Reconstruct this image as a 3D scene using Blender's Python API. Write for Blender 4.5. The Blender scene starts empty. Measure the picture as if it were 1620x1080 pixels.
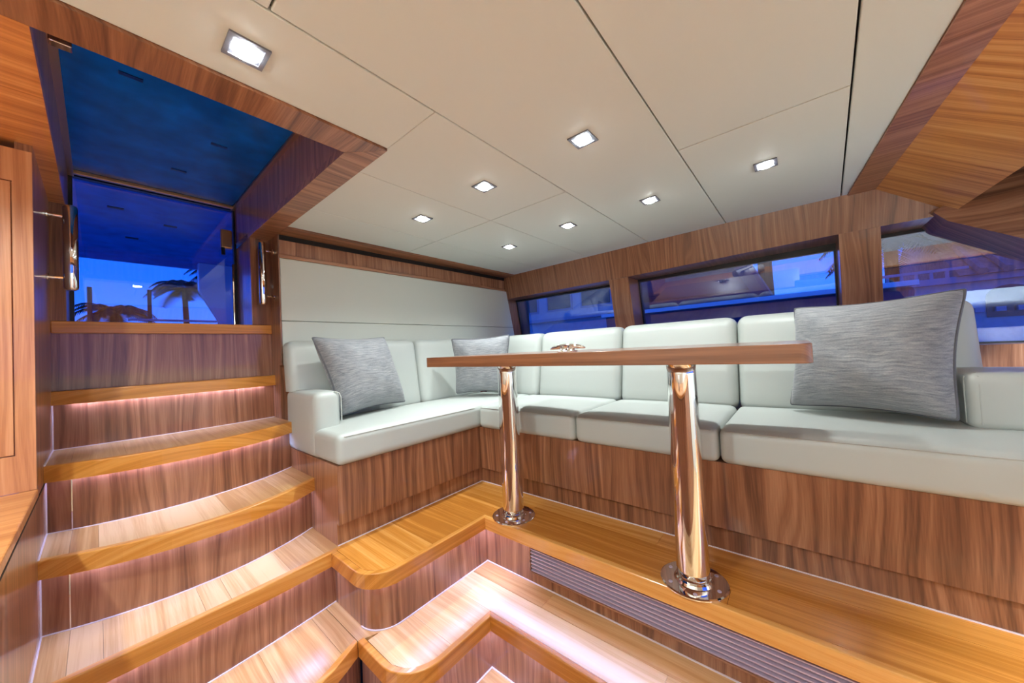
import bpy, bmesh, math, random
from mathutils import Vector, Matrix
random.seed(7)
S = bpy.context.scene
COL = S.collection

# ------------------------------------------------------------------ camera, world, exposure
cam_d = bpy.data.cameras.new('camera'); cam = bpy.data.objects.new('camera', cam_d); COL.objects.link(cam)
cam_d.sensor_width = 36.0; cam_d.sensor_fit = 'HORIZONTAL'
cam_d.lens = 36.0 * 548.09 / 1620.0
cam_d.clip_start = 0.01
def cam_axes():
    f = 548.09
    a = Vector((1268 - 810, -(531 - 540), -f)).normalized()
    b = Vector((155 - 810, -(586 - 540), -f)); b = (b - a * a.dot(b)).normalized()
    return Matrix((a, b, a.cross(b)))
cam.matrix_world = cam_axes().to_4x4()
S.camera = cam
S.view_settings.view_transform = 'Standard'; S.view_settings.look = 'None'
S.view_settings.gamma = 1.0; S.view_settings.use_curve_mapping = False
S.view_settings.exposure = 1.02
SPOT_W = 9.0          # ceiling downlights
LED_E = 42.0           # stair LED tape
SKY = 1.0

W = bpy.data.worlds.new('dusk'); S.world = W; W.use_nodes = True
nt = W.node_tree; nt.nodes.clear()
tc = nt.nodes.new('ShaderNodeTexCoord'); sp = nt.nodes.new('ShaderNodeSeparateXYZ')
rp = nt.nodes.new('ShaderNodeValToRGB'); bg = nt.nodes.new('ShaderNodeBackground'); ow = nt.nodes.new('ShaderNodeOutputWorld')
nt.links.new(tc.outputs['Generated'], sp.inputs[0]); nt.links.new(sp.outputs['Z'], rp.inputs[0])
nt.links.new(rp.outputs[0], bg.inputs[0]); nt.links.new(bg.outputs[0], ow.inputs[0])
el = rp.color_ramp.elements
el[0].position = 0.0; el[0].color = (0.10, 0.30, 1.0, 1)
el[1].position = 0.6; el[1].color = (0.006, 0.08, 0.40, 1)
e = el.new(0.18); e.color = (0.02, 0.19, 1.0, 1)
bg.inputs[1].default_value = SKY

# ------------------------------------------------------------------ materials
def s2l(c):
    return tuple((v/255/12.92 if v/255 <= .04045 else ((v/255+.055)/1.055)**2.4) for v in c)
def rgba(c): return (*s2l(c), 1)
def newmat(name):
    m = bpy.data.materials.new(name); m.use_nodes = True
    return m, m.node_tree, m.node_tree.nodes['Principled BSDF']
def mathn(nt, op, a=None, b=None, c=None):
    n = nt.nodes.new('ShaderNodeMath'); n.operation = op
    for i, v in enumerate((a, b, c)):
        if v is None: continue
        if isinstance(v, (int, float)): n.inputs[i].default_value = v
        else: nt.links.new(v, n.inputs[i])
    return n.outputs[0]
def comb(nt, x, y, z):
    n = nt.nodes.new('ShaderNodeCombineXYZ')
    for i, v in enumerate((x, y, z)):
        if isinstance(v, (int, float)): n.inputs[i].default_value = v
        else: nt.links.new(v, n.inputs[i])
    return n.outputs[0]
def noise(nt, vec, scale, detail=2.0, rough=.5):
    n = nt.nodes.new('ShaderNodeTexNoise'); n.inputs['Scale'].default_value = scale
    n.inputs['Detail'].default_value = detail; n.inputs['Roughness'].default_value = rough
    nt.links.new(vec, n.inputs['Vector']); return n.outputs['Fac']
def wood(name, axis, dark, mid, light, rough=.3, coat=.5, figure=1.0, fine=1.0, vary=.12, coat_rough=.06):
    m, nt, b = newmat(name)
    tc = nt.nodes.new('ShaderNodeTexCoord'); sp = nt.nodes.new('ShaderNodeSeparateXYZ')
    nt.links.new(tc.outputs['Object'], sp.inputs[0])
    oi = nt.nodes.new('ShaderNodeObjectInfo')
    X, Y, Z = sp.outputs
    if axis == 'Z':   t = mathn(nt, 'ADD', X, mathn(nt, 'MULTIPLY', Y, .83)); a = Z
    elif axis == 'ZY': t = Y; a = mathn(nt, 'ADD', Z, mathn(nt, 'MULTIPLY', X, .3))
    elif axis == 'YS': t = X; a = Y
    elif axis == 'X': t = mathn(nt, 'ADD', Y, mathn(nt, 'MULTIPLY', Z, .9)); a = X
    else:             t = mathn(nt, 'ADD', X, mathn(nt, 'MULTIPLY', Z, .9)); a = Y
    rnd = mathn(nt, 'MULTIPLY', oi.outputs['Random'], 37.0)
    n1 = noise(nt, comb(nt, mathn(nt, 'MULTIPLY', t, 7.0), mathn(nt, 'MULTIPLY', a, 1.3), rnd), 1.0, 1.0)
    tw = mathn(nt, 'ADD', t, mathn(nt, 'MULTIPLY', n1, .13 * figure))
    n2 = noise(nt, comb(nt, mathn(nt, 'MULTIPLY', tw, 55.0 * fine), mathn(nt, 'MULTIPLY', a, .8), rnd), 1.0, 3.0, .6)
    n3 = noise(nt, comb(nt, mathn(nt, 'MULTIPLY', t, 330.0), mathn(nt, 'MULTIPLY', a, 9.0), rnd), 1.0, 2.0, .6)
    v = mathn(nt, 'ADD', mathn(nt, 'MULTIPLY', n2, .78), mathn(nt, 'MULTIPLY', n3, .22))
    v = mathn(nt, 'ADD', v, mathn(nt, 'MULTIPLY', mathn(nt, 'SUBTRACT', oi.outputs['Random'], .5), vary))
    r = nt.nodes.new('ShaderNodeValToRGB'); nt.links.new(v, r.inputs[0])
    E = r.color_ramp.elements
    E[0].position = .33; E[0].color = rgba(dark); E[1].position = .68; E[1].color = rgba(light)
    q = E.new(.5); q.color = rgba(mid)
    nt.links.new(r.outputs[0], b.inputs['Base Color'])
    b.inputs['Roughness'].default_value = rough
    b.inputs['Coat Weight'].default_value = coat; b.inputs['Coat Roughness'].default_value = coat_rough
    bp = nt.nodes.new('ShaderNodeBump'); bp.inputs['Strength'].default_value = .06; bp.inputs['Distance'].default_value = .001
    nt.links.new(n3, bp.inputs['Height']); nt.links.new(bp.outputs[0], b.inputs['Normal'])
    return m
def plain(name, col, rough=.5, metal=0., coat=0., bump=0., bscale=600., spec=.5, mottled=.0):
    m, nt, b = newmat(name)
    b.inputs['Base Color'].default_value = rgba(col); b.inputs['Roughness'].default_value = rough
    b.inputs['Metallic'].default_value = metal; b.inputs['Coat Weight'].default_value = coat
    b.inputs['Specular IOR Level'].default_value = spec
    if bump or mottled:
        tc = nt.nodes.new('ShaderNodeTexCoord')
        n = noise(nt, tc.outputs['Object'], bscale, 3.0)
        if bump:
            bp = nt.nodes.new('ShaderNodeBump'); bp.inputs['Strength'].default_value = bump; bp.inputs['Distance'].default_value = .001
            nt.links.new(n, bp.inputs['Height']); nt.links.new(bp.outputs[0], b.inputs['Normal'])
        if mottled:
            n2 = noise(nt, tc.outputs['Object'], 9.0, 3.0)
            mx = nt.nodes.new('ShaderNodeMix'); mx.data_type = 'RGBA'
            nt.links.new(n2, mx.inputs['Factor'])
            mx.inputs['A'].default_value = rgba(tuple(c*(1-mottled) for c in col)); mx.inputs['B'].default_value = rgba(tuple(min(255, c*(1+mottled)) for c in col))
            nt.links.new(mx.outputs['Result'], b.inputs['Base Color'])
    return m
def emit(name, col, strength):
    m, nt, b = newmat(name)
    b.inputs['Base Color'].default_value = (0.8, 0.8, .8, 1)
    b.inputs['Emission Color'].default_value = (*col, 1); b.inputs['Emission Strength'].default_value = strength
    return m
def glass(name, tint, refl=1.0, boost=1.7):
    m, nt, b = newmat(name); nt.nodes.remove(b)
    out = nt.nodes['Material Output']
    tr = nt.nodes.new('ShaderNodeBsdfTransparent'); tr.inputs[0].default_value = (*tint, 1)
    gl = nt.nodes.new('ShaderNodeBsdfGlossy'); gl.inputs['Roughness'].default_value = 0.0
    gl.inputs[0].default_value = (refl, refl, refl, 1)
    fr = nt.nodes.new('ShaderNodeFresnel'); fr.inputs[0].default_value = 1.5
    mx = nt.nodes.new('ShaderNodeMixShader')
    nt.links.new(mathn(nt, 'MULTIPLY', fr.outputs[0], boost), mx.inputs[0])
    nt.links.new(tr.outputs[0], mx.inputs[1]); nt.links.new(gl.outputs[0], mx.inputs[2]); nt.links.new(mx.outputs[0], out.inputs[0])
    return m

WAL = ((102, 64, 45), (147, 98, 69), (180, 130, 97))
TEAK = ((186, 118, 44), (212, 142, 60), (230, 168, 90))
wal_z = wood('walnut_upright', 'Z', *WAL)
wal_zy = wood('walnut_upright_side', 'ZY', *WAL)
wal_x = wood('walnut_athwart', 'X', *WAL)
wal_y = wood('walnut_lengthwise', 'Y', *WAL)
teak_x = wood('teak_edge', 'X', *TEAK, rough=.3, figure=.4, coat=.4)
teak_y = wood('teak_plank', 'Y', *TEAK, rough=.26, figure=.5, coat=.7, vary=.3, coat_rough=.14)
lit_teak_y = wood('lit_teak_plank', 'Y', (186, 138, 84), (208, 164, 112), (226, 190, 142), rough=.3, figure=.5, coat=.5, vary=.35, coat_rough=.22)  # teak made paler: the light of the LED tape is put into the colour
cab_z = wood('cherry_upright', 'Z', (172, 108, 66), (202, 138, 92), (216, 160, 116), rough=.35, figure=.7)
cab_y = wood('cherry_lengthwise', 'YS', (178, 108, 52), (216, 148, 80), (234, 176, 112), rough=.35, figure=.5)
cab_x = wood('cherry_athwart', 'X', (184, 112, 54), (214, 144, 80), (230, 168, 108), rough=.35, figure=.7)
table_y = wood('table_wood', 'Y', (88, 53, 33), (120, 76, 50), (146, 97, 67), rough=.3, figure=.3)
leather = plain('white_leather', (180, 186, 182), .42, bump=.12, bscale=900)
seamm = plain('leather_seam', (176, 180, 176), .6)
liner = plain('ceiling_vinyl', (207, 213, 209), .6, bump=.04, bscale=700)
panelm = plain('panel_vinyl', (206, 211, 202), .5, bump=.06, bscale=700)
chrome = plain('polished_steel', (235, 232, 230), .04, metal=1.0)
bronze = plain('aluminium_bar', (190, 150, 110), .3, metal=.8)
darkm = plain('dark_gap', (20, 13, 10), .8)
blackp = plain('black_plastic', (14, 14, 18), .35)
framem = plain('dark_window_frame', (16, 18, 26), .35)
caulk = plain('pale_caulk', (226, 214, 220), .4)
slatm = plain('satin_slat', (188, 172, 194), .3, metal=.3)
bezelm = plain('brushed_bezel', (120, 122, 132), .35, metal=.5)
led = emit('led_tape', (.40, .48, 1.0), LED_E)
lampm = emit('lamp_lens', (.95, 1, .99), 40)
pane_g = glass('window_glass', (.70, .80, 1.0), boost=2.3)
door_g = glass('door_glass', (.62, .72, .95))
hatchm = plain('tinted_hatch', (0, 80, 225), .25, spec=.3, coat=0, mottled=.5)
towelm = plain('white_towel', (232, 230, 226), .9, bump=.5, bscale=300)

def fabric():
    m, nt, b = newmat('grey_weave')
    uv = nt.nodes.new('ShaderNodeUVMap'); sp = nt.nodes.new('ShaderNodeSeparateXYZ'); nt.links.new(uv.outputs[0], sp.inputs[0])
    u, v, _ = sp.outputs
    w = noise(nt, comb(nt, mathn(nt, 'MULTIPLY', u, 4.0), mathn(nt, 'MULTIPLY', v, 4.0), 0.), 1.0, 2.0)
    vv = mathn(nt, 'ADD', v, mathn(nt, 'MULTIPLY', w, .05))
    n = noise(nt, comb(nt, mathn(nt, 'MULTIPLY', u, 9.0), mathn(nt, 'MULTIPLY', vv, 85.0), 0.), 1.0, 3.0, .7)
    th = noise(nt, comb(nt, mathn(nt, 'MULTIPLY', u, 120.0), mathn(nt, 'MULTIPLY', vv, 140.0), 0.), 1.0, 2.0)
    f = mathn(nt, 'ADD', mathn(nt, 'MULTIPLY', n, .8), mathn(nt, 'MULTIPLY', th, .2))
    r = nt.nodes.new('ShaderNodeValToRGB'); nt.links.new(f, r.inputs[0]); E = r.color_ramp.elements
    E[0].position = .3; E[0].color = rgba((92, 96, 104)); E[1].position = .72; E[1].color = rgba((166, 166, 165))
    q = E.new(.5); q.color = rgba((130, 133, 138))
    nt.links.new(r.outputs[0], b.inputs['Base Color']); b.inputs['Roughness'].default_value = .7
    b.inputs['Sheen Weight'].default_value = .3
    bp = nt.nodes.new('ShaderNodeBump'); bp.inputs['Strength'].default_value = .3; bp.inputs['Distance'].default_value = .002
    nt.links.new(f, bp.inputs['Height']); nt.links.new(bp.outputs[0], b.inputs['Normal'])
    return m
grey = fabric()
pipem = plain('grey_piping', (96, 98, 104), .7)

# ------------------------------------------------------------------ helpers
def wloc(o):
    v = Vector((0, 0, 0))
    while o: v += o.location; o = o.parent
    return v
def obj(name, bm, mat, parent=None, smooth=False, label=None):
    me = bpy.data.meshes.new(name)
    if parent is not None:
        bmesh.ops.translate(bm, verts=bm.verts[:], vec=-wloc(parent))
    bmesh.ops.recalc_face_normals(bm, faces=bm.faces[:])
    bm.to_mesh(me); bm.free()
    if smooth:
        for p in me.polygons: p.use_smooth = True
    me.materials.append(mat)
    o = bpy.data.objects.new(name, me); COL.objects.link(o)
    if parent is not None: o.parent = parent
    if label: o['label'] = label
    return o
def struct(o, label=None, cat=None):
    o['kind'] = 'structure'
    if label: o['label'] = label
    if cat: o['category'] = cat
    return o
def tag(o, label, cat, group=None):
    o['label'] = label; o['category'] = cat
    if group: o['group'] = group
    return o
def empty(name, loc=(0, 0, 0)):
    o = bpy.data.objects.new(name, None); o.location = loc; o.empty_display_size = .05; COL.objects.link(o); return o
def reorigin(o, loc):
    """move the object's origin to loc without moving its geometry"""
    d = Vector(loc) - o.location
    o.data.transform(Matrix.Translation(-d)); o.location = loc
    for c in o.children: c.location -= d
def B(x0, x1, y0, y1, z0, z1, bev=0., seg=2, bm=None):
    n = bmesh.new()
    r = bmesh.ops.create_cube(n, size=1.0)
    for v in n.verts:
        v.co = Vector(((x0+x1)/2 + v.co.x*(x1-x0), (y0+y1)/2 + v.co.y*(y1-y0), (z0+z1)/2 + v.co.z*(z1-z0)))
    if bev: bmesh.ops.bevel(n, geom=n.edges[:], offset=bev, segments=seg, affect='EDGES', profile=.5)
    return merge(bm, n)
def merge(bm, n):
    if bm is None: return n
    me = bpy.data.meshes.new('tmp'); n.to_mesh(me); n.free(); bm.from_mesh(me); bpy.data.meshes.remove(me); return bm
def poly3(pts, vec, bm=None, bev=0.):
    """closed planar polygon of 3D points extruded by vec"""
    n = bmesh.new(); vec = Vector(vec)
    a = [n.verts.new(p) for p in pts]; b = [n.verts.new(Vector(p) + vec) for p in pts]
    n.faces.new(a); n.faces.new(b[::-1])
    k = len(pts)
    for i in range(k): n.faces.new((a[i], b[i], b[(i+1) % k], a[(i+1) % k]))
    bmesh.ops.recalc_face_normals(n, faces=n.faces[:])
    if bev: bmesh.ops.bevel(n, geom=n.edges[:], offset=bev, segments=2, affect='EDGES', profile=.5)
    return merge(bm, n)
def plate(pts, z0, z1, bm=None, bev=0.):
    return poly3([(x, y, z0) for x, y in pts], (0, 0, z1 - z0), bm, bev)
def slab(F, K, z0, z1, bm=None, bev=0.):
    """strip between a front curve F and a back curve K (same count of (x,y)), from z0 to z1"""
    n = bmesh.new(); rows = []
    for (p, q) in zip(F, K):
        rows.append([n.verts.new((p[0], p[1], z0)), n.verts.new((p[0], p[1], z1)), n.verts.new((q[0], q[1], z1)), n.verts.new((q[0], q[1], z0))])
    for a, b in zip(rows, rows[1:]):
        for i in range(4): n.faces.new((a[i], b[i], b[(i+1) % 4], a[(i+1) % 4]))
    n.faces.new(rows[0][::-1]); n.faces.new(rows[-1])
    bmesh.ops.recalc_face_normals(n, faces=n.faces[:])
    if bev:
        es = [e for e in n.edges if abs(e.verts[0].co.z - z1) < 1e-6 and abs(e.verts[1].co.z - z1) < 1e-6 and
              (e.verts[0] in [r[1] for r in rows] and e.verts[1] in [r[1] for r in rows])]
        bmesh.ops.bevel(n, geom=es, offset=bev, segments=3, affect='EDGES', profile=.5)
    return merge(bm, n)
def offset(pts, d, clamp=False):
    out = []
    for i, p in enumerate(pts):
        p = Vector(p); ns = []
        if i > 0: t = (p - Vector(pts[i-1])).normalized(); ns.append(Vector((-t.y, t.x)))
        if i < len(pts)-1: t = (Vector(pts[i+1]) - p).normalized(); ns.append(Vector((-t.y, t.x)))
        m = sum(ns, Vector((0, 0))).normalized(); k = max(.4, m.dot(ns[0]))
        out.append(tuple(p + m * (d / k)))
    if clamp: out[0] = (pts[0][0], out[0][1]); out[-1] = (pts[-1][0], out[-1][1])
    return out
def interp(c, x):
    for a, b in zip(c, c[1:]):
        if a[0] <= x <= b[0]: return a[1] + (b[1]-a[1]) * (x-a[0]) / (b[0]-a[0] + 1e-9)
    return c[0][1] if x < c[0][0] else c[-1][1]
def arc3(yl, ym, yr, xl, xr, n=15):
    """bowed front: parabola through left, middle and right"""
    out = []
    for i in range(n):
        t = i/(n-1); out.append((xl + (xr-xl)*t, yl*(1-t)*(1-2*t) + ym*4*t*(1-t) + yr*t*(2*t-1)))
    return out
def tube(pts, r, n=12, bm=None, caps=True):
    k = bmesh.new(); rings = []
    pts = [Vector(p) for p in pts]; rr = r if isinstance(r, (list, tuple)) else [r]*len(pts)
    ref = None
    for i, p in enumerate(pts):
        t = (pts[min(i+1, len(pts)-1)] - pts[max(i-1, 0)]).normalized()
        if ref is None: ref = Vector((0, 0, 1)) if abs(t.z) < .9 else Vector((1, 0, 0))
        u = t.cross(ref).normalized(); w = t.cross(u); ref = u.cross(t)
        rings.append([k.verts.new(p + (u*math.cos(2*math.pi*j/n) + w*math.sin(2*math.pi*j/n))*rr[i]) for j in range(n)])
    for a, b in zip(rings, rings[1:]):
        for j in range(n): k.faces.new((a[j], a[(j+1) % n], b[(j+1) % n], b[j]))
    if caps: k.faces.new(rings[0][::-1]); k.faces.new(rings[-1])
    return merge(bm, k)
def lathe(prof, cx, cy, n=32, bm=None):
    k = bmesh.new(); rings = []
    for r, z in prof: rings.append([k.verts.new((cx + r*math.cos(2*math.pi*j/n), cy + r*math.sin(2*math.pi*j/n), z)) for j in range(n)])
    for a, b in zip(rings, rings[1:]):
        for j in range(n): k.faces.new((a[j], a[(j+1) % n], b[(j+1) % n], b[j]))
    k.faces.new(rings[0][::-1]); k.faces.new(rings[-1])
    return merge(bm, k)
def ticks(h, r, seg, n):
    a = [-h + r*(1-math.cos(math.pi/2*i/seg)) for i in range(seg+1)]
    mid = [-h+r + (2*h-2*r)*i/n for i in range(1, n)]
    return a + mid + [-v for v in a[::-1]]
def rbox(x0, x1, y0, y1, z0, z1, r, puff=None, seg=4, n=8, shear=None):
    """cushion: box with round edges; puff = {axis/sign: bulge}; shear = fn(co)"""
    h = Vector(((x1-x0)/2, (y1-y0)/2, (z1-z0)/2)); c = Vector(((x0+x1)/2, (y0+y1)/2, (z0+z1)/2))
    r = min(r, *(v*.98 for v in h))
    T = [ticks(h[i], r, seg, n) for i in range(3)]
    k = bmesh.new(); cache = {}
    def vert(p):
        key = tuple(round(v, 6) for v in p)
        if key not in cache:
            P = Vector(p); q = Vector([max(-h[i]+r, min(h[i]-r, P[i])) for i in range(3)])
            d = P - q
            if d.length > 1e-9: P = q + d.normalized()*r
            if puff:
                u = [P[i]/h[i] for i in range(3)]
                for (ax, sg), am in puff.items():
                    o = [i for i in range(3) if i != ax]
                    s = max(0, u[ax]*sg)**2
                    P[ax] += sg*am*s*max(0, 1-u[o[0]]**4)*max(0, 1-u[o[1]]**4)
            P = P + c
            if shear: P = shear(P)
            cache[key] = k.verts.new(P)
        return cache[key]
    for ax in range(3):
        o = [i for i in range(3) if i != ax]
        for sg in (-1, 1):
            for a0, a1 in zip(T[o[0]], T[o[0]][1:]):
                for b0, b1 in zip(T[o[1]], T[o[1]][1:]):
                    q = []
                    for a, b in ((a0, b0), (a1, b0), (a1, b1), (a0, b1)):
                        p = [0, 0, 0]; p[ax] = sg*h[ax]; p[o[0]] = a; p[o[1]] = b; q.append(vert(p))
                    if len(set(q)) == 4: k.faces.new(q)
    return k

XL, XR = -.113, .6               # stair side walls
def xt(y): return 2.30 + .035*max(0., y-.28)
def WX(y, z): return xt(y) + .22*(.66-z)
XG = 2.56                        # plane of the window glass
ZH = .467                        # underside of the window header

# ================================================================== SETTING
floor = struct(obj('floor', plate([(-.9, -2.2), (1.2, -2.2), (1.2, 1.5), (-.9, 1.5)], -1.25, -1.195), darkm), 'glossy teak floor of the lower cabin at the foot of the stairs')
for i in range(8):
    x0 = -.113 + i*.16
    obj('plank', B(x0+.0006, min(x0+.1594, 1.19), -2.18, 1.2, -1.195, -1.19), lit_teak_y, floor)

# ceiling: padded vinyl panels with shadow gaps
ceil = struct(obj('ceiling', plate([(-.9, 2.06), (.6, .98), (.6, 2.06), (2.7, 2.06), (2.7, -2.2), (-.9, -2.2)][::-1] if False else [(-.9, -2.2), (2.7, -2.2), (2.7, 2.06), (.6, 2.06), (.6, .98), (-.9, .98)], .675, .70), darkm), 'pale vinyl panelled cabin ceiling with recessed downlights')
def cpanel(pts): obj('ceiling_panel', plate(pts, .66, .675, bev=.0025), liner, ceil)
def yC(x): return -.125 - .0425*(x-.98)
def yBl(x): return -.289 + .073*(x-1.132)
g = .002
xe = lambda y: xt(y) - .001
cpanel([(-.8, yC(-.8)+g), (1.297-g, yC(1.297)+g), (1.297-g, .295-g), (-.8, .295-g)])
cpanel([(1.297+g, yC(1.297)+g), (xe(-.18), yC(2.29)+g), (xe(.295), .295-g), (1.297+g, .295-g)])
cpanel([(-.8, .295+g), (.215-g, .295+g), (.215-g, .735-g), (-.8, .735-g)])
cpanel([(.215+g, .295+g), (xe(.295), .295+g), (xe(.735), .735-g), (.215+g, .735-g)])
cpanel([(-.8, .735+g), (.6-.0, .735+g), (.6, .979), (-.8, .979)])
g = .0014
for y0, y1 in ((.735, 1.175), (1.175, 1.62), (1.62, 1.905)):
    cpanel([(.6+(.001 if y0 > .8 else g), y0+g), (1.285-g, y0+g), (1.285-g, y1-g), (.601, y1-g)])
    cpanel([(1.285+g, y0+g), (xe(y0), y0+g), (xe(y1), y1-g), (1.285+g, y1-g)])
cpanel([(-.8, yC(-.8)-.003), (xe(-.18), yC(2.29)-.003), (xe(-.2), yBl(2.29)+.001), (-.8, yBl(-.8)+.001)])
obj('ceiling_panel', plate([(-.9, -2.2), (2.7, -2.2), (2.7, -.9), (-.9, -.9)], .60, .66), liner, ceil, label='pale ceiling panel towards the bow')

# veneer band and sloping wooden panel forward of the ceiling
band = struct(obj('trim_1', plate([(-.8, yBl(-.8)), (2.5, yBl(2.5)), (2.5, yBl(2.5)-.093), (-.8, yBl(-.8)-.093)], .654, .68), wal_y), 'dark walnut cross band along the forward ceiling edge')
def slope_panel(name, d0, d1, z0, z1, mat):
    a = [(-.8, yBl(-.8)-.093-d0, z0), (2.55, yBl(2.55)-.093-d0, z0), (2.55, yBl(2.55)-.093-d1, z1), (-.8, yBl(-.8)-.093-d1, z1)]
    return obj(name, poly3(a, (0, -.02, .03)), mat)
struct(slope_panel('trim_2', 0, .23, .655, .494, cab_y), 'orange wood panel sloping down below the windscreen')
struct(obj('trim_3', B(-.8, 2.3, -.98, -.95, .40, .66), wal_x), 'dark wood board in the recess behind the sloping panel')
struct(obj('trim_4', B(-.8, 2.3, -.95, -.90, .575, .59), teak_x), 'thin light batten in the recess behind the sloping panel')

# aft bulkhead behind the settee
wall_back = struct(obj('wall_back', B(.62, 2.75, 2.06, 2.10, -.95, .69), wal_z), 'walnut aft bulkhead behind the settee')
def pan(z0, z1): return poly3([(.604, 2.03, z0), (WX(2.03, z0)-.004, 2.03, z0), (WX(2.03, z1)-.004, 2.03, z1), (.604, 2.03, z1)], (0, .03, 0), bev=.004)
obj('upholstered_panel', pan(.2085, .533), panelm, wall_back, label='large upper pale vinyl panel')
obj('upholstered_panel', pan(-.02, .2065), panelm, wall_back, label='lower pale vinyl panel above the backrests')
obj('trim_strip', poly3([(.6, 2.022, .533), (2.36, 2.022, .533), (2.36, 2.022, .552), (.6, 2.022, .552)], (0, .04, 0), bev=.004), wal_x, wall_back)
obj('edge_strip', B(.596, .6035, 2.024, 2.0615, -.02, .652, bev=.002), wal_z, wall_back)
obj('shade_strip', B(.604, 2.36, 2.028, 2.05, .628, .652), darkm, wall_back)  # dark strip painted in for the shade under the ceiling trim
obj('veneer_band', B(.604, 2.36, 2.035, 2.062, .552, .630), wal_z, wall_back)
struct(obj('trim_5', B(.6, 2.37, 1.905, 2.06, .652, .675), wal_x), 'walnut strip along the aft edge of the ceiling above the vinyl panel')
struct(obj('trim_6', B(.6, .66, 2.062, 2.19, -.42, .655), wal_z), 'walnut post between the stairs and the settee bulkhead')

# starboard window wall
ys = [2.06, 1.6, 1.2, .7, .28, -.2, -.6, -.95]
def wall_strip(z0, z1, xo):
    n = bmesh.new(); rows = []
    for y in ys: rows.append([n.verts.new((WX(y, z1), y, z1)), n.verts.new((WX(y, z0), y, z0)), n.verts.new((xo, y, z0)), n.verts.new((xo, y, z1))])
    for a, b in zip(rows, rows[1:]):
        for i in range(4): n.faces.new((a[i], b[i], b[(i+1) % 4], a[(i+1) % 4]))
    n.faces.new(rows[0][::-1]); n.faces.new(rows[-1]); return n
def ZHy(y): return ZH + .022*max(0., min(1., (.9-y)/1.1))
def header():
    n = bmesh.new(); rows = []
    for y in ys:
        z0 = ZHy(y)
        rows.append([n.verts.new((WX(y, .675), y, .675)), n.verts.new((WX(y, z0), y, z0)), n.verts.new((XG+.06, y, z0)), n.verts.new((XG+.06, y, .675))])
    for a, b in zip(rows, rows[1:]):
        for i in range(4): n.faces.new((a[i], b[i], b[(i+1) % 4], a[(i+1) % 4]))
    n.faces.new(rows[0][::-1]); n.faces.new(rows[-1]); return n
wall_right = struct(obj('wall_right', wall_strip(-.74, -.078, XG+.16), wal_zy), 'walnut side wall and sill below the starboard windows')
obj('window_header', header(), wal_zy, wall_right)
def pillar(y0, y1):
    return poly3([(WX(y0, ZHy(y0)), y0, ZHy(y0)), (WX(y0, -.078), y0, -.078), (XG+.15, y0, -.078), (XG+.05, y0, ZHy(y0))], (0, y1-y0, 0), bev=.001)
obj('pillar', pillar(.898, 1.039), wal_zy, wall_right)
obj('pillar', pillar(-.309, -.166), wal_zy, wall_right)
struct(obj('trim_7', poly3([(2.30, -.46, .50), (2.30, -.497, .452), (2.30, -.69, .325), (2.30, -1.25, -.03), (2.30, -1.25, .60), (2.30, -.60, .60)], (.32, 0, 0)), wal_y), 'dark walnut diagonal brace crossing the forward window')
def window(nm, y0, y1, lab, zt=.452):
    w = struct(empty(nm, (XG, (y0+y1)/2, -.078)), lab)
    obj('window_frame', B(XG-.012, XG+.03, y0, y1, zt, .50, bm=B(XG+.09, XG+.13, y0, y1, -.078, -.07, bm=poly3([(XG-.012, y0, .5), (XG+.09, y0, -.078), (XG+.13, y0, -.078), (XG+.03, y0, .5)], (0, .008, 0), bm=poly3([(XG-.012, y1-.008, .5), (XG+.09, y1-.008, -.078), (XG+.13, y1-.008, -.078), (XG+.03, y1-.008, .5)], (0, .008, 0))))), framem, w)
    # the pane leans with the hull side
    obj('pane', poly3([(XG+.10, y0+.008, -.077), (XG+.10, y1-.008, -.077), (XG-.002, y1-.008, zt), (XG-.002, y0+.008, zt)], (.006, 0, 0)), pane_g, w)
    return w
window('window_1', 1.039, 2.06, 'small aft side window above the corner of the settee')
window('window_2', -.166, .898, 'middle side window showing reflections of the cabin')
window('window_3', -1.0, -.309, 'forward side window looking onto a tiled roof', .472)

# port side: veneer wall of the stairwell, lower wall under the counter
wall_left = struct(obj('wall_left', poly3([(XL, -2.2, -1.25), (XL, 2.19, -1.25), (XL, 2.19, .66), (XL, 1.665, .66), (XL, 1.665, -.35), (XL, -2.2, -.35)], (-.03, 0, 0)), wal_z), 'high gloss walnut side wall beside the stairs')
struct(obj('wall_front', B(-.9, 2.7, -2.25, -2.2, -1.25, -.05, bm=B(-.9, 2.7, -2.25, -2.2, .52, .70, bm=B(-.9, -.6, -2.25, -2.2, -.05, .52, bm=B(2.4, 2.7, -2.25, -2.2, -.05, .52)))), panelm), 'pale forward wall of the lower cabin')
ws = struct(empty('window_4', (.9, -2.22, -.05)), 'windscreen in the forward wall behind the viewer')
obj('pane', B(-.6, 2.4, -2.226, -2.22, -.05, .52), pane_g, ws)
struct(obj('trim_8', B(-.86, -.80, -2.2, 2.2, -1.25, .70), panelm), 'pale wall behind the port counter')
struct(obj('trim_9', poly3([(2.35, -2.2, -.9), (2.35, -.95, -.9), (2.35, -.95, .60), (2.35, -2.2, .60)], (.3, 0, 0)), wal_z), 'walnut wall panel forward of the side windows')

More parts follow.
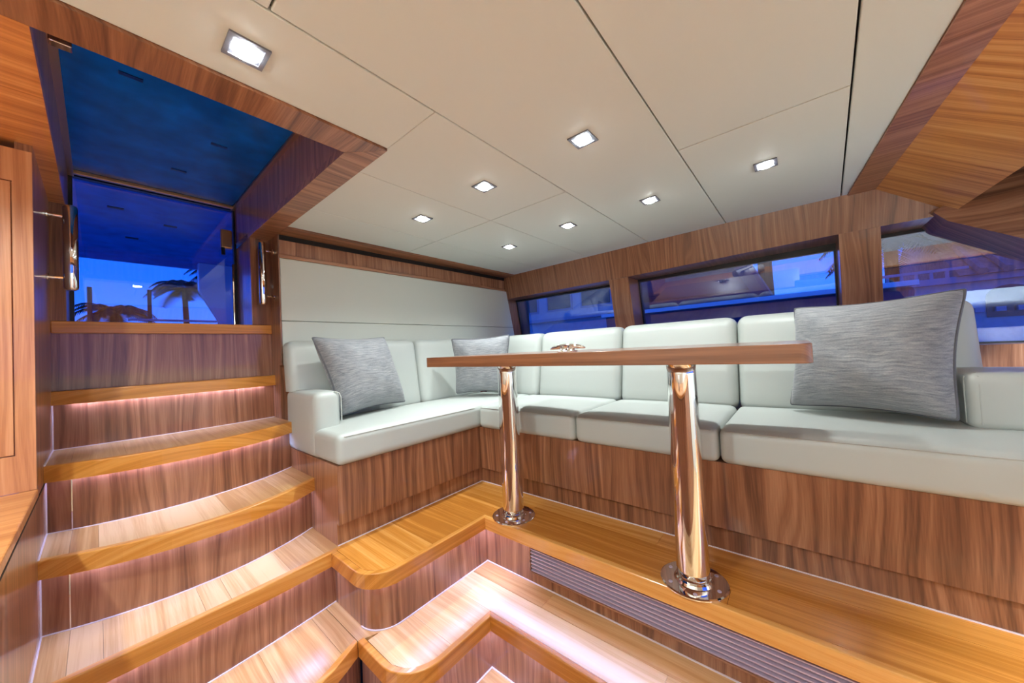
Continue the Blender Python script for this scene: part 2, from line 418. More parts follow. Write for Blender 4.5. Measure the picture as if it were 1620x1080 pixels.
# hatch opening in the ceiling over the stairs
hatch_frame = struct(empty('trim_10', (.25, 1.6, .655)), 'walnut frame around the hatch opening in the ceiling')
zf = .654
obj('frame_board', plate([(-.8, .981), (.6, .981), (.51, 1.083), (-.8, 1.083)], zf, .68), wal_y, hatch_frame)
obj('frame_board', plate([(.601, .981), (.601, 2.19), (.511, 2.19), (.511, 1.084)], zf, .68), wal_x, hatch_frame)
obj('frame_board', plate([(-.8, 1.084), (-.075, 1.084), (-.075, 2.19), (-.8, 2.19)], zf, .68), cab_x, hatch_frame)
obj('coaming', B(.511, .56, 1.04, 2.5, .68, .90), wal_z, hatch_frame)
obj('coaming', B(-.125, -.075, 1.04, 2.5, .68, .90), wal_z, hatch_frame)
obj('coaming', B(-.075, .511, 1.04, 1.083, .68, .90), wal_z, hatch_frame)
for x0, x1 in ((.494, .511), (-.075, -.058)):
    obj('hatch_rail', B(x0, x1, 1.09, 2.44, .868, .88), bronze, hatch_frame)
h = tag(obj('sliding_hatch', B(-.07, .506, 1.09, 2.44, .882, .90, bev=.003), hatchm), 'dark blue tinted sliding hatch over the stairs', 'hatch')
obj('hatch_handle_bar', B(-.06, .5, 2.395, 2.415, .866, .882, bev=.002), bronze, h)
for (x, y) in ((.05, 1.5), (.3, 1.75), (.22, 2.1)):
    obj('fixing_plate', B(x, x+.05, y, y+.015, .879, .882), plain('navy_plate', (0, 40, 120), .4), h)
obj('hinge', tube([(-.045, 1.16, .882), (-.043, 1.16, .76), (-.041, 1.16, .692)], .007, 10, bm=B(-.058, -.026, 1.15, 1.175, .685, .70, bev=.003)), chrome, h)
# companionway door
door = struct(empty('door_1', (.22, 2.45, .197)), 'tinted glass companionway door at the top of the stairs')
obj('door_frame', B(-.075, -.063, 2.44, 2.47, .19, .88, bm=B(.503, .515, 2.44, 2.47, .19, .88, bm=B(-.075, .515, 2.44, 2.47, .868, .885))), framem, door)
obj('pane', B(-.064, .504, 2.452, 2.460, .19, .87), door_g, door)
obj('latch', B(.445, .495, 2.425, 2.452, .645, .75, bev=.006), bronze, door)
obj('latch_knob', tube([(.452, 2.425, .645), (.452, 2.42, .605)], .009, 10), blackp, door)
obj('door_stile', tube([(.497, 2.435, .2), (.497, 2.435, .56)], .006, 8), chrome, door)
struct(obj('trim_11', B(.515, .64, 2.172, 2.50, .197, .655, bev=.002), wal_z), 'walnut door jamb right of the companionway door')
struct(obj('trim_12', B(-.145, -.075, 2.172, 2.50, .197, .655, bev=.002), wal_z), 'walnut door jamb left of the companionway door')
struct(obj('trim_13', B(-.113, .6, 2.17, 2.50, .150, .197, bev=.003), teak_x), 'light teak door sill at the top of the stairs')
struct(obj('trim_14', B(XL, XR, 2.188, 2.21, -.12, .150), wal_z), 'tall walnut riser below the door sill')

# ================================================================== LIGHTING FIXTURES
lamps = [(1.0, .50), (1.0, .94), (1.02, 1.38), (1.643, .07), (1.643, .502), (1.643, .937), (1.69, 1.395), (.21, .867)]
where = ['second nearest of the left row, above the table edge', 'third in the left row from the camera', 'farthest of the left row, towards the aft bulkhead',
         'rightmost, nearest the forward band', 'second from the forward band in the row by the windows', 'third from the forward band in the row by the windows',
         'farthest, in the aft corner by the windows', 'largest and nearest, beside the hatch frame']
def downlight(x, y, z=.66, label=None, power=None, col=(.93, 1.0, .99), cone=132, blend=1.0):
    t = empty('downlight', (x, y, z))
    tag(t, label, 'downlight', 'square ceiling downlights')
    bz = bmesh.new()
    for (a, b, c, d) in ((-.036, .036, .027, .036), (-.036, .036, -.036, -.027), (-.036, -.027, -.027, .027), (.027, .036, -.027, .027)):
        B(x+a, x+b, y+c, y+d, z-.004, z+.004, bm=bz)
    B(x-.0265, x+.0265, y-.0265, y+.0265, z-.001, z+.004, bm=bz)
    obj('bezel', bz, bezelm, t)
    obj('lens', lathe([(.0245, z+.002), (.0245, z-.006), (.020, z-.009)], x, y, 24), lampm, t)
    ld = bpy.data.lights.new('downlight_lamp', 'SPOT'); ld.energy = power or SPOT_W; ld.spot_size = math.radians(cone); ld.spot_blend = blend
    ld.shadow_soft_size = .02; ld.color = col
    lo = bpy.data.objects.new('lamp', ld); COL.objects.link(lo); lo.parent = t; lo.location = (0, 0, -.016)
    return t
for (x, y), w in zip(lamps, where): downlight(x, y, .66, 'square chrome ceiling downlight, ' + w, SPOT_W*(1.8 if y > 1.2 else .85))
for (x, y, w) in ((-.45, .75, 'over the port counter near the cabinet'), (-.45, -.1, 'over the port counter further forward')):
    downlight(x, y, .66, 'unseen added downlight, ' + w, SPOT_W*2.3, (.93, 1.0, .99), 165, .3)  # unseen lamps added to brighten the cabinet and port side
for (x, y, w) in ((.25, -1.1, 'port side'), (1.1, -1.1, 'amidships'), (1.9, -1.1, 'starboard side')):
    downlight(x, y, .60, 'unseen added fill downlight in the ceiling towards the bow, ' + w, SPOT_W*6.0, (.80, .91, 1.0), 165, .3)  # unseen lamps added as strong cool fill for seat fronts and walls

# ================================================================== STAIRS AND PLATFORM
stairs = tag(empty('staircase', (.25, 1.9, -.965)), 'teak stairs with walnut risers and LED tape climbing to the glass door', 'stairs')
TH = .052
def cut(c, x0, x1, n=6):
    return [(x0 + (x1-x0)*i/n, interp(c, x0 + (x1-x0)*i/n)) for i in range(n+1)]
treads = [  # z, front curve, riser curve above
    (-.07, arc3(2.145, 2.10, 2.14, XL, XR), arc3(2.188, 2.188, 2.188, XL, XR)),
    (-.292, arc3(1.84, 1.765, 1.905, XL, XR), arc3(2.175, 2.14, 2.175, XL, XR)),
    (-.515, arc3(1.640, 1.532, 1.662, XL, XR), arc3(1.885, 1.808, 1.940, XL, XR)),
    (-.74, arc3(1.40, 1.402, 1.425, XL, XR), arc3(1.682, 1.600, 1.705, XL, XR)),
    (-.965, arc3(1.235, 1.125, 1.215, XL, .555), arc3(1.44, 1.44, 1.48, XL, XR)),
]
splits = [[-.06, .11, .31, .548], [-.06, .06, .20, .37, .548], [-.06, -.005, .29, .36, .46, .548], [-.06, .0, .2, .262, .43, .548], [-.06, .12, .33, .50]]
below = [None]*5
def led_strip(curve, z, parent):
    F = offset(curve, -.004); K = offset(curve, -.013)
    obj('led_strip', slab(F, K, z-.004, z), led, parent)
for k, (z, F, R) in enumerate(treads):
    xr = F[-1][0]
    N = offset(F, .02, True)                               # inner line of the nosing
    N[0] = (F[0][0], N[0][1]); N[-1] = (F[-1][0], N[-1][1])
    tr = obj('tread', slab(N, R, z-.024, z-.012), darkm, stairs)
    obj('nosing', slab(F, offset(F, .018, True), z-TH, z-.0161, bm=slab(F, N, z-.016, z, bev=.004)), teak_x, tr)
    xs = [F[0][0]] + splits[k] + [xr]
    for a, b in zip(xs, xs[1:]):
        a += .0003; b -= .0003
        obj('stave', slab(cut(N, a, b), cut(R, a, b), z-.012, z - random.choice((0, .0004, .0002))), lit_teak_y, tr)
    # riser under this tread: it stands where the next tread down ends
    if k < 4:
        Rn = treads[k+1][2]; zb = treads[k+1][0]
        obj('riser', slab(Rn, offset(Rn, .018, True), zb-.01, z-.025), wal_z, stairs)
        obj('caulk_bead', slab(offset(Rn, -.004, True), Rn, zb-.001, zb+.0025), caulk, tr)
        Lc = [p for p in Rn if -.075 < p[0] < .565]
        led_strip(Lc, z-TH+.016, tr)
Rl = arc3(1.29, 1.175, 1.285, XL, .594)
obj('riser', slab(Rl, offset(Rl, .018, True), -1.19, -.965-.025), wal_z, stairs)
led_strip([p for p in Rl if -.06 < p[0] < .54], -.965-TH+.016, stairs)
# pale sealant where treads and risers meet the side wall
cb = bmesh.new()
for k in range(1, 4):
    z, F, R = treads[k]; zt = treads[k-1][0]-TH
    B(XL, XL+.003, F[0][1], R[0][1], z, z+.003, bm=cb); B(XL, XL+.003, R[0][1]-.003, R[0][1], z, zt, bm=cb)
obj('caulk_bead', cb, caulk, stairs)
for k in range(1, 4):
    z, F, R = treads[k]; x = -.06
    zb = treads[k+1][0]; yr = interp(treads[k+1][2], x)
    obj('joint_strip', B(x-.0012, x+.0012, yr-.0015, yr, zb, z-TH), chrome, stairs)


# platform under the settee: upper and lower level
plat = tag(empty('settee_platform', (1.0, 1.2, -1.19)), 'two-level teak platform under the table and settee, with rounded corner', 'platform')
def corner_outline(x0, y0, yi, xi, r, yend, ytop, n=10):
    pts = [(x0, ytop)]
    cx, cy = x0 + r, yi + r
    for i in range(n+1):
        a = math.pi + math.pi/2*i/n
        pts.append((cx + r*math.cos(a), cy + r*math.sin(a)))
    pts += [(xi, yi), (xi, yend)]
    return pts
up = corner_outline(.563, 0, 1.127, 1.10, .115, -1.6, 1.424)
lo = corner_outline(.557, 0, .925, .905, .135, -1.8, 1.215)
def level(pm, outl, z, name_off, riser_pts, zb, xb, planks_left, planks_right, ytop, leftx):
    inn = offset(outl, .02)
    inn[0] = (inn[0][0], outl[0][1])
    lip = offset(outl, .018)
    for a, b, m in ((0, len(outl)-1, teak_x), (len(outl)-2, len(outl), teak_y)):
        obj('nosing', slab(outl[a:b], lip[a:b], z-TH, z-.0161, bm=slab(outl[a:b], inn[a:b], z-.016, z, bev=.004)), m, plat)
    obj('riser', slab(riser_pts, offset(riser_pts, .018), zb, z-.025), wal_z, plat)
    L = riser_pts[2:-2] if False else riser_pts
    F = offset(L, -.004); K = offset(L, -.013)
    obj('led_strip', slab(F[1:], K[1:], z-TH+.012, z-TH+.016), led, plat)
    # boards of the left leg (grain towards the settee)
    low = [(p[0], p[1]) for p in inn[1:-1]]
    low = [(leftx, ytop-.2)] + [p for p in low if p[0] > leftx]
    xi = inn[-1][0]
    for a, b in planks_left:
        a += .0005; b -= .0005
        n = 10
        Fc = [(a+(b-a)*i/n, interp(inn[2:-1], a+(b-a)*i/n)) for i in range(n+1)]
        Kc = [(a+(b-a)*i/n, 1.424 if ytop > 1.3 and a+(b-a)*i/n < .6 else ytop) for i in range(n+1)]
        obj('plank', slab(Fc, Kc, z-.015, z - random.choice((0, .0003))), pm, plat)
    for a, b, yj in planks_right:
        stops = [outl[-1][1]] + yj + [ytop]
        for s, t in zip(stops, stops[1:]):
            obj('plank', B(a+.0005, b-.0005, s+.0005, t-.0005, z-.015, z - random.choice((0, .0003))), pm, plat)
    obj('core_board', slab(lip, inn, z-.024, z-.0162), darkm, plat)
rU = corner_outline(.598, 0, 1.168, 1.145, .10, -1.6, 1.48)
rL = corner_outline(.595, 0, .962, .94, .11, -1.8, 1.27)
level(teak_y, up, -.74, 0, rU, -.97, 0, [(.585, .83), (.83, 1.05), (1.05, 1.121)], [(1.121, 1.196, [.2]), (1.196, 1.31, [-.35, 1.0]), (1.31, 1.43, [.45])], 1.46, .6)
level(lit_teak_y, lo, -.965, 0, rL, -1.19, 0, [(.579, .74), (.74, .926)], [(.926, 1.05, [.35]), (1.05, 1.16, [-.1, .8])], 1.19, .6)
# filler of the left legs behind the rounded corners
obj('plank', plate([(.563, 1.4245), (.598, 1.4245), (.598, 1.705), (.563, 1.70)], -.756, -.7403), teak_y, plat)
obj('plank', plate([(.5575, 1.2155), (.70, 1.16), (.70, 1.475), (.5575, 1.475)], -.990, -.9655), lit_teak_y, plat)
obj('caulk_bead', slab(offset(rU, -.004)[1:], rU[1:], -.966, -.962), caulk, plat)
obj('caulk_bead', slab(offset(rL, -.004)[1:], rL[1:], -1.191, -1.187), caulk, plat)
obj('caulk_bead', B(.6, 1.408, 1.446, 1.450, -.741, -.7375, bm=B(1.404, 1.408, -1.6, 1.45, -.741, -.7375)), caulk, plat)
# ventilation grille in the upper riser
vg = obj('vent_grille', B(1.1375, 1.1445, -1.3, .90, -.908, -.806), darkm, plat, label='long louvred air grille')
for i in range(7):
    z0 = -.9045 + i*.0142
    obj('slat', poly3([(1.138, -1.3, z0), (1.128, -1.3, z0-.001), (1.128, -1.3, z0+.003), (1.138, -1.3, z0+.006)], (0, 2.2, 0)), slatm, vg)
gf = bmesh.new()
B(1.124, 1.145, -1.3, .905, -.912, -.907, bm=gf); B(1.124, 1.145, -1.3, .905, -.806, -.801, bm=gf); B(1.124, 1.145, .90, .905, -.912, -.801, bm=gf)
obj('grille_frame', gf, wal_y, vg)

# ================================================================== SETTEE
set_ = tag(empty('aft_bench', (1.4, 1.5, -.74)), 'short walnut settee base in front of the aft bulkhead, beside the stairs', 'settee base', 'settee base units')
obj('front_panel', B(.6203, 1.40, 1.4303, 1.45, -.655, -.425), wal_z, set_)
# (window side)
set2 = tag(empty('window_bench', (1.7, 0, -.74)), 'long walnut settee base under the windows with recessed toe kick', 'settee base', 'settee base units')
obj('front_panel', B(1.385, 1.405, -1.6, 1.429, -.655, -.425, bev=.0015), wal_z, set2)
obj('toe_kick', B(.6203, 1.42, 1.45, 1.465, -.74, -.655), wal_z, set_)
obj('toe_kick', B(1.408, 1.423, -1.6, 1.449, -.74, -.655), wal_z, set2)
obj('side_panel', poly3([(.6, 1.43, -.655), (.6, 1.45, -.655), (.6, 1.45, -.98), (.6, 2.03, -.98), (.6, 2.03, -.425), (.6, 1.43, -.425)], (.02, 0, 0)), wal_z, set_)
obj('seat_board', B(.621, 1.98, 1.451, 2.03, -.445, -.427), wal_x, set_)
obj('seat_board', B(1.406, 1.98, -1.6, 1.449, -.445, -.427), wal_x, set2)

obj('back_panel', B(2.085, 2.10, -.47, 2.028, -.44, .05, bm=B(2.10, 2.36, -.47, 2.028, .03, .05, bm=B(2.10, 2.36, -.47, -.455, -.44, .03))), wal_zy, wall_right)
def seat(x0, x1, y0, y1, label, front):
    o = obj('seat_cushion', rbox(x0, x1, y0, y1, -.425, -.302, .026, {(2, 1): .012}, n=10), leather, smooth=True)
    tag(o, label, 'cushion', 'white leather seat cushions')
    # twin stitched seam along the front top edge
    z = -.312
    if front == 'x': obj('stitch_seam', tube([(x0+.0035, y0+.02, z), (x0+.0035, y1-.02, z)], .0022, 6), seamm, o)
    else: obj('stitch_seam', tube([(x0+.03, y0+.0035, z), (1.34, y0+.0035, z)], .0022, 6), seamm, o)
    reorigin(o, ((x0+x1)/2, (y0+y1)/2, -.425)); return o
seat(.596, 1.870, 1.412, 1.870, 'white leather seat cushion in front of the aft bulkhead, running into the corner', 'y')
seat(1.362, 1.870, .803, 1.410, 'white leather seat cushion under the aft window, next to the corner', 'x')
seat(1.362, 1.870, .240, .800, 'white leather seat cushion in the middle of the window side, behind the second table leg', 'x')
seat(1.362, 1.870, -1.4, .237, 'long white leather seat cushion on the window side carrying the big pillow and the armrest', 'x')

def shx(p): return Vector((p.x + .075*max(0, (p.z+.30)/.40), p.y, p.z))
def shy(p):
    if p.x < .72 and p.z < -.147: p = Vector((p.x, p.y, -.147 + .02*(p.z+.147)))
    return Vector((p.x, p.y + .055*max(0, (p.z+.30)/.40), p.z))
def backx(y0, y1, label):
    o = obj('backrest_cushion', rbox(1.872, 2.005, y0, y1, -.335, .108, .045, {(0, -1): .012}, shear=shx), leather, smooth=True)
    reorigin(o, (1.94, (y0+y1)/2, -.30)); return tag(o, label, 'cushion', 'white leather backrest cushions')
def backy(x0, x1, label, z0=-.30):
    o = obj('backrest_cushion', rbox(x0, x1, 1.872, 1.972, z0-.03, .100, .04, {(1, -1): .012}, shear=shy), leather, smooth=True)
    reorigin(o, ((x0+x1)/2, 1.93, z0)); return tag(o, label, 'cushion', 'white leather backrest cushions')
backy(.592, 1.33, 'white leather backrest beside the stairs, behind the left pillow')
obj_l = backy(1.332, 1.868, 'white leather backrest against the bulkhead, behind the small pillow')
backx(1.372, 1.86, 'narrow white leather backrest in the corner below the aft window')
backx(.803, 1.370, 'white leather backrest below the first window pillar, left of the table ornament')
backx(.238, .800, 'white leather backrest below the middle window')
backx(-.47, .235, 'white leather backrest at the forward end, behind the big pillow')
# armrests
a1 = obj('armrest', rbox(.594, .708, 1.615, 1.975, -.43, -.142, .032, n=6), leather, smooth=True)
obj('piping', tube([(.7065, 1.618, -.28), (.7065, 1.618, -.175), (.700, 1.621, -.155), (.68, 1.624, -.1455)], .0025, 6), leather, a1)
tag(a1, 'white leather armrest at the stair end of the settee', 'armrest', 'white leather armrests'); reorigin(a1, (.65, 1.77, -.43))
a2 = obj('armrest', rbox(1.622, 1.90, -1.1, -.36, -.30, -.132, .028, n=6), leather, smooth=True)
obj('stitch_seam', tube([(1.624, -.384, -.28), (1.624, -.384, -.165), (1.63, -.384, -.142), (1.65, -.384, -.133)], .002, 6, bm=tube([(1.645, -.3605, -.28), (1.645, -.3605, -.165), (1.655, -.364, -.142)], .002, 6)), seamm, a2)
tag(a2, 'white leather armrest at the forward end with a stitched edge', 'armrest', 'white leather armrests'); reorigin(a2, (1.76, -.73, -.30))

# pillows
def pillow(BL, BR, TL, TR, th, label, sag=.095):
    BL, BR, TL, TR = map(Vector, (BL, BR, TL, TR)); n = 28
    nrm = (BR-BL).cross(TL-BL).normalized()
    if nrm.dot(-BL) < 0: nrm = -nrm             # faces the cabin
    bm = bmesh.new(); uvl = bm.loops.layers.uv.new('UVMap'); g = {}
    def pos(u, v, s):
        uu = u*(1 - sag*(1-v*v)); vv = v*(1 - sag*(1-u*u))
        a, b = (uu+1)/2, (vv+1)/2
        k_ = 1 - .035*(u*u*v*v)**3; a, b = .5 + (a-.5)*k_, .5 + (b-.5)*k_
        p = BL*(1-a)*(1-b) + BR*a*(1-b) + TL*(1-a)*b + TR*a*b
        t = (max(0, 1-abs(u)**2.6)*max(0, 1-abs(v)**2.6))**.48
        wr = .004*math.sin(9*u+4*v)*math.sin(7*v-3*u)*t
        return p + nrm*(s*th/2*t + wr)
    def vert(i, j, s):
        key = (i, j, 0 if i in (0, n) or j in (0, n) else s)
        if key not in g:
            u = math.sin((2*i/n-1)*math.pi/2); v = math.sin((2*j/n-1)*math.pi/2)
            g[key] = bm.verts.new(pos(u, v, s))
        return g[key]
    for s in (1, -1):
        for i in range(n):
            for j in range(n):
                idx = ((i, j), (i+1, j), (i+1, j+1), (i, j+1))
                f = bm.faces.new([vert(a, b, s) for a, b in idx])
                for l, (a, b) in zip(f.loops, idx): l[uvl].uv = (a/n, b/n)
    o = obj('throw_pillow', bm, grey, smooth=True)
    ring = []
    for k in range(4*n):
        q, r = divmod(k, n); w = math.sin((2*r/n-1)*math.pi/2)
        ring.append(pos(*((w, -1), (1, w), (-w, 1), (-1, -w))[q], 0))
    ring.append(ring[0])
    obj('piping', tube(ring, .0045, 6), pipem, o)
    tag(o, label, 'pillow', 'grey woven throw pillows')
    reorigin(o, (BL+BR)/2); return o
pillow((.74, 1.70, -.275), (1.15, 1.79, -.272), (.655, 1.80, .112), (1.04, 1.805, .11), .19, 'grey woven pillow by the armrest at the stair end')
pillow((1.52, 1.775, -.272), (1.70, 1.46, -.268), (1.49, 1.765, .095), (1.755, 1.48, .105), .15, 'small-looking grey woven pillow across the corner behind the table end')
pillow((1.765, .052, -.275), (1.59, -.338, -.272), (1.80, .02, .115), (1.735, -.405, .125), .19, 'large grey woven pillow at the forward end, behind the table corner')

# ================================================================== TABLE
tab = tag(empty('table', (1.18, .6, -.74)), 'walnut dining table on two polished steel pedestals', 'table')
def rrect(x0, x1, y0, y1, r, n=6):
    out = []
    for cx, cy, a0 in ((x1-r, y1-r, 0), (x0+r, y1-r, 90), (x0+r, y0+r, 180), (x1-r, y0+r, 270)):
        for i in range(n+1):
            a = math.radians(a0 + 90*i/n); out.append((cx+r*math.cos(a), cy+r*math.sin(a)))
    return out
top = obj('tabletop', plate(rrect(.86, 1.50, -.015, 1.19, .02), -.053, -.0145, bev=.002), table_y, tab)
for (x, y) in ((1.187, 1.031), (1.175, .296)):
    lg = obj('pedestal', lathe([(.047, -.736), (.047, -.70), (.045, -.4), (.0425, -.10), (.0425, -.056)], x, y, 48), chrome, tab, smooth=True)
    obj('floor_flange', lathe([(.095, -.74), (.095, -.7365), (.091, -.734), (.056, -.733), (.052, -.726), (.048, -.722)], x, y, 48), chrome, lg)
    obj('top_flange', lathe([(.07, -.061), (.075, -.059), (.075, -.053)], x, y, 40), chrome, lg)
    for a in range(6):
        q = math.radians(a*60+15); obj('screw', lathe([(.006, -.7335), (.0055, -.7322), (.002, -.7318)], x+.075*math.cos(q), y+.075*math.sin(q), 10), slatm, lg)
    
cl = obj('table_cleat', lathe([(.022, -.0145), (.022, -.0115), (.013, -.0095), (.012, .004), (.010, .0065)], 1.0, .585, 16, bm=lathe([(.022, -.0145), (.022, -.0115), (.013, -.0095), (.012, .004), (.010, .0065)], 1.0, .612, 16)), chrome, smooth=True)
obj('horn', tube([(1.0, .664, -.0035), (1.0, .655, -.001), (1.0, .63, .0025), (1.0, .598, .004), (1.0, .566, .0025), (1.0, .541, -.001), (1.0, .532, -.0035)], [.002, .005, .008, .0095, .008, .005, .002], 10), chrome, cl, smooth=True)
tag(cl, 'small chrome cleat-shaped ornament on the tabletop', 'ornament'); reorigin(cl, (1.0, .6, -.0145))

# ================================================================== HANDRAILS
def handrail(x, y, z0, z1, xw, r, label):
    o = obj('handrail', tube([(x, y, z0), (x, y, z0+.004), (x, y, z0+.01), (x, y, z1-.01), (x, y, z1-.004), (x, y, z1)], [r*.5, r*.86, r, r, r*.86, r*.5], 18), chrome, smooth=True)
    for z in (z0+.045, z1-.045):
        obj('standoff', tube([(x, y, z), (xw, y, z)], .0055, 10, bm=tube([(xw, y, z), (xw + (.004 if x > xw else -.004), y, z)], .013, 14)), chrome, o)
    tag(o, label, 'handrail', 'polished handrails beside the door'); reorigin(o, (x, y, z0)); return o
handrail(-.058, 2.03, .296, .61, XL+.001, .019, 'polished steel handrail on the port side wall, left of the glass door')
handrail(.548, 2.10, .294, .62, .599, .016, 'polished steel handrail right of the glass door, beside the vinyl panel')

# ================================================================== PORT COUNTER AND CABINET
ctr = tag(empty('counter', (-.45, 0, -1.19)), 'cherry wood counter along the port side at lower left', 'counter')
obj('countertop', B(-.80, XL+.002, -2.2, 1.66, -.345, -.322, bev=.003), cab_x, ctr)
obj('edge_groove', B(XL-.002, XL+.0012, -2.2, 2.15, -.352, -.346), darkm, ctr)
cabt = tag(empty('wall_cabinet', (-.45, 1.7, -.322)), 'tall cherry wood cabinet with a flush door at the left edge', 'cabinet')
obj('carcass', B(-.80, XL-.001, 1.665, 2.10, -.321, .615), cab_z, cabt)
fr = bmesh.new()
B(-.147, XL-.0005, 1.655, 1.666, -.321, .63, bm=fr); B(-.80, -.72, 1.655, 1.666, -.321, .63, bm=fr)
B(-.72, -.147, 1.655, 1.666, .538, .63, bm=fr); B(-.72, -.147, 1.655, 1.666, -.321, -.221, bm=fr)
obj('face_frame', fr, cab_z, cabt)
obj('door', B(-.718, -.1495, 1.656, 1.664, -.2185, .5355, bev=.001), cab_z, cabt)
for i, (x, y, a) in enumerate(((-.42, .45, .14), (-.49, .55, .14))):
    z = -.322 + (.055 if i < 2 else .055); L = .15
    bm = bmesh.new(); pts = []
    for k in range(64):
        t = k/63*math.pi*2*3.2; r = .012 + .04*(k/63); pts.append((r*math.cos(t), r*math.sin(t)))
    inner = offset(pts, -.004)
    rowsA = [(bm.verts.new((x-L, y+p[0], z+p[1])), bm.verts.new((x-L, y+q[0], z+q[1])), bm.verts.new((x+L, y+q[0], z+q[1])), bm.verts.new((x+L, y+p[0], z+p[1]))) for p, q in zip(pts, inner)]
    for A, C in zip(rowsA, rowsA[1:]):
        for m in range(4): bm.faces.new((A[m], C[m], C[(m+1) % 4], A[(m+1) % 4]))
    o = obj('rolled_towel', bm, towelm, smooth=False)
    tag(o, 'rolled white towel on the port counter, ' + ('nearer the bow' if i == 0 else 'nearer the stairs'), 'towel', 'rolled towels on the counter'); reorigin(o, (x, y, -.322)); o.rotation_euler = (0, 0, .62)

# ================================================================== OUTSIDE
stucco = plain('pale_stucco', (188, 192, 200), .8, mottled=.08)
stucco_d = plain('darker_stucco_trim', (150, 160, 185), .8)  # trim a tone darker and bluer than the walls
winm = plain('dark_pane', (40, 48, 60), .1)
tilem = plain('roof_tile', (120, 112, 120), .7, mottled=.25)
leafm = plain('palm_leaf', (20, 34, 30), .6)
trunkm = plain('palm_trunk', (60, 52, 48), .9)
hullm = plain('white_gelcoat', (225, 228, 235), .25, coat=.5)
navy = plain('navy_awning', (20, 145, 215), .6, mottled=.3)
waterm = plain('dusk_water', (6, 26, 60), .08, bump=.3, bscale=2.0)
struct(obj('trim_15', plate([(2.9, -40), (60, -40), (60, 60), (-60, 60), (-60, 3.2), (2.9, 3.2)], -2.3, -2.2), waterm), 'dark water around the boat')
# own boat: flybridge overhang, aft deck, side deck
ov = tag(obj('flybridge_overhang', plate([(-2.2, 2.52), (2.6, 2.52), (2.6, 5.0), (-2.2, 5.0)], 1.035, 1.22, bev=.02), navy), 'dark blue underside of the overhang seen through the glass door', 'overhang')
for (x, y) in ((.05, 3.3), (.32, 3.5), (.15, 4.0)):
    obj('overhang_light', B(x, x+.07, y, y+.03, 1.03, 1.036), blackp, ov)
tag(obj('aft_deck', plate([(-2.2, 2.52), (2.6, 2.52), (2.6, 5.4), (-2.2, 5.4)], .02, .10), hullm), 'aft deck of the boat outside the glass door', 'deck')
tag(obj('overhang_support', poly3([(.98, 4.6, .10), (1.25, 4.6, .10), (1.02, 4.6, 1.035), (.66, 4.6, 1.035), (.66, 4.6, .75)], (0, .08, 0), bev=.01), hullm), 'sloping white support under the overhang outside the door', 'support')
rl = obj('stern_rail', tube([(.2, 5.2, .5), (1.9, 5.2, .5)], .012, 8), chrome)
for x in (.9, 1.2, 1.5): obj('rail_post', tube([(x, 5.2, .10), (x, 5.2, .5)], .011, 8), chrome, rl)
tag(rl, 'steel stern rail on the aft deck seen through the door', 'rail'); reorigin(rl, (1.0, 5.2, .10))
tag(obj('side_deck_bulwark', poly3([(2.95, -4, -.9), (3.2, -4, -.9), (3.2, -4, -.30), (3.12, -4, -.27), (2.95, -4, -.27)], (0, 5.2, 0)), plain('blue_bulwark', (120, 165, 225), .3)), 'pale bulwark of the side deck outside the forward window', 'bulwark')

def palm(x, y, z0, z1, r, n, label, seed):
    random.seed(seed); t = empty('palm_tree', (x, y, z0))
    obj('trunk', tube([(x, y, z0), (x+.1, y, (z0+z1)/2), (x, y, z1)], [.22, .16, .13], 8), trunkm, t)
    for k in range(n):
        a = 2*math.pi*k/n + random.random()*.4; up_ = random.uniform(.1, .9); L = r*random.uniform(.8, 1.1)
        bm = bmesh.new(); rib = []
        for i in range(9):
            s = i/8; h = up_*L*s*1.1 - L*(.55+.5*up_)*s*s
            rib.append(Vector((x + math.cos(a)*L*s*(1-.15*s), y + math.sin(a)*L*s*(1-.15*s), z1 + h)))
        side = Vector((-math.sin(a), math.cos(a), 0))
        for i in range(8):
            for m in range(3):
                f = i + m/3; p = rib[i].lerp(rib[i+1], m/3); d = (rib[i+1]-rib[i]).normalized()
                ll = L*.36*math.sin(math.pi*min(1, (f+1.2)/9.4))**.7
                for sg in (-1, 1):
                    q = p + side*sg*ll*.75 + d*ll*.6 - Vector((0, 0, ll*.35))
                    va = bm.verts.new(p); vb = bm.verts.new(p + d*.09*r/2); vc = bm.verts.new(q)
                    bm.faces.new((va, vb, vc))
        obj('frond', bm, leafm, t)
    return tag(t, label, 'palm tree')
palm(3.6, 30, -2, 4.9, 2.0, 26, 'tall palm tree in the middle of the glass door', 3)
palm(6.6, 36, -2, 7.6, 2.6, 26, 'taller palm tree right of the middle one behind the glass door', 4)
palm(.5, 24, -2, 2.6, 1.7, 22, 'low palm tree at the left edge of the glass door', 5)
palm(-4.6, 31, -2, 4.2, 2.4, 14, 'palm tree behind the left handrail', 9)
for x, z, lab in ((-.18, 3.4, 'left'), (1.50, 3.45, 'right')):
    tag(obj('dock_piling', tube([(x, 22, -2.2), (x, 22, z)], .07, 8), trunkm), 'tall dock piling seen through the glass door, the %s one' % lab, 'piling')
hd = obj('hedge', plate([(-12, 42), (16, 42), (16, 44), (-12, 44)], -2.2, 2.9), leafm)
tag(hd, 'dark low hedge on the far shore behind the door', 'hedge')

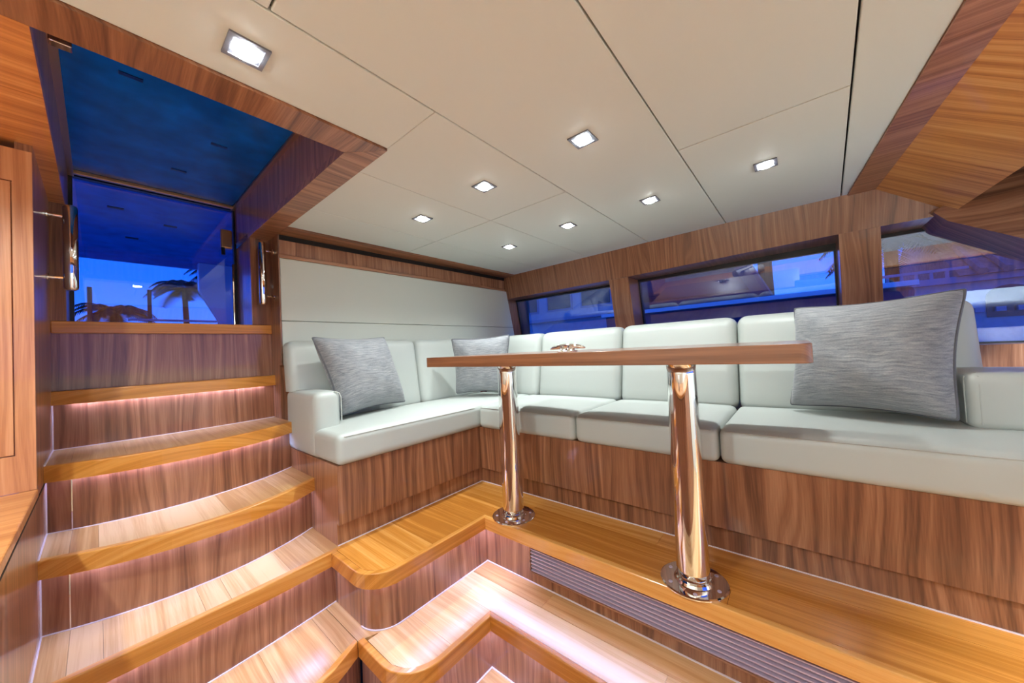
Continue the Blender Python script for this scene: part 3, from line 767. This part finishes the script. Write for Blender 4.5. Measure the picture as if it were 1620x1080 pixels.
# neighbouring building opposite the aft window
nb = tag(empty('dockside_building', (8.2, 6, -2.2)), 'pale flat dockside building with grey windows opposite the aft window', 'building')
obj('wall', B(8.0, 11, 2.6, 12, -2.2, 2.6), stucco, nb)
for y0, y1 in ((5.68, 6.5), (4.60, 5.30), (3.50, 4.26), (7.0, 8.0)):
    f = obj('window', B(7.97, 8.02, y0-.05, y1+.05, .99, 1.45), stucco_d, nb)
    obj('glazing', B(7.95, 7.98, y0, y1, 1.04, 1.41), winm, f)
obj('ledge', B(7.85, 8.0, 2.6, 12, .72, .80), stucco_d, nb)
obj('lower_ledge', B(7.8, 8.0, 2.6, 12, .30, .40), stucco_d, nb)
# house with tiled roof opposite the forward window
hs = tag(empty('tiled_roof_house', (13, -5, -2.2)), 'house with tiled roof and arched loggia seen through the forward window', 'house')
obj('wall', B(12.5, 18, -14, -1.2, -2.2, 1.10), stucco, hs)
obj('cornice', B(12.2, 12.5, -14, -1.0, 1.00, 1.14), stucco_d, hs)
rf = obj('roof', poly3([(12.0, -14, 1.13), (16, -14, 3.2), (20, -14, 1.13)], (0, 11.3, 0)), tilem, hs)
rows = bmesh.new()
for i in range(34):
    y = -13.9 + i*.33
    tube([(12.0, y, 1.17), (15.95, y, 3.22)], .085, 6, bm=rows)
obj('roof_tiles', rows, tilem, rf)['kind'] = 'stuff'
for i in range(6):
    yc = -3.45 - i*.95
    pts = [(12.46, yc+.32, .2)] + [(12.46, yc + .32*math.cos(math.radians(a)), .62 + .26*math.sin(math.radians(a))) for a in range(0, 181, 18)] + [(12.46, yc-.32, .2)]
    obj('arch', poly3(pts, (.05, 0, 0)), winm, hs)
    dn = bmesh.new()
for i in range(40):
    obj('dentil', B(12.36, 12.5, -1.4-i*.28, -1.27-i*.28, .32, .42), stucco_d, hs)
obj('balcony_rail', B(12.3, 12.4, -2.9, -.9, 1.30, 1.36), stucco_d, hs)
for i in range(9): obj('baluster', B(12.32, 12.38, -2.85+i*.23, -2.80+i*.23, 1.1, 1.31), stucco_d, hs)
palm(14, -2.0, -2, 2.4, 1.8, 14, 'palm tree between the pillar and the tiled roof in the forward window', 11)
palm(10.5, .6, -2, 3.0, 2.0, 14, 'palm tree outside the right half of the middle window', 12)
yachtm = plain('dark_yacht_paint', (24, 38, 84), .35, mottled=.2)
# moored yacht opposite the middle window
yc = tag(empty('moored_yacht', (5.6, 2, -2.2)), 'dark moored yacht alongside the middle window', 'boat')
obj('hull', poly3([(5.2, -.6, -2.2), (5.2, 2.2, -2.2), (5.2, 2.4, .52), (5.2, -.9, .45)], (1.8, 0, 0), bev=.05), yachtm, yc)
obj('cabin', poly3([(5.6, .2, .45), (5.6, 2.2, .5), (5.6, 1.9, 1.3), (5.6, .6, 1.3)], (1.0, 0, 0), bev=.06), yachtm, yc)
obj('cabin_glass', poly3([(5.56, .5, .65), (5.56, 2.0, .65), (5.56, 1.85, 1.05), (5.56, .7, 1.05)], (.05, 0, 0)), winm, yc)
obj('rub_rail', B(5.1, 5.22, -.9, 2.4, .44, .49), hullm, yc)
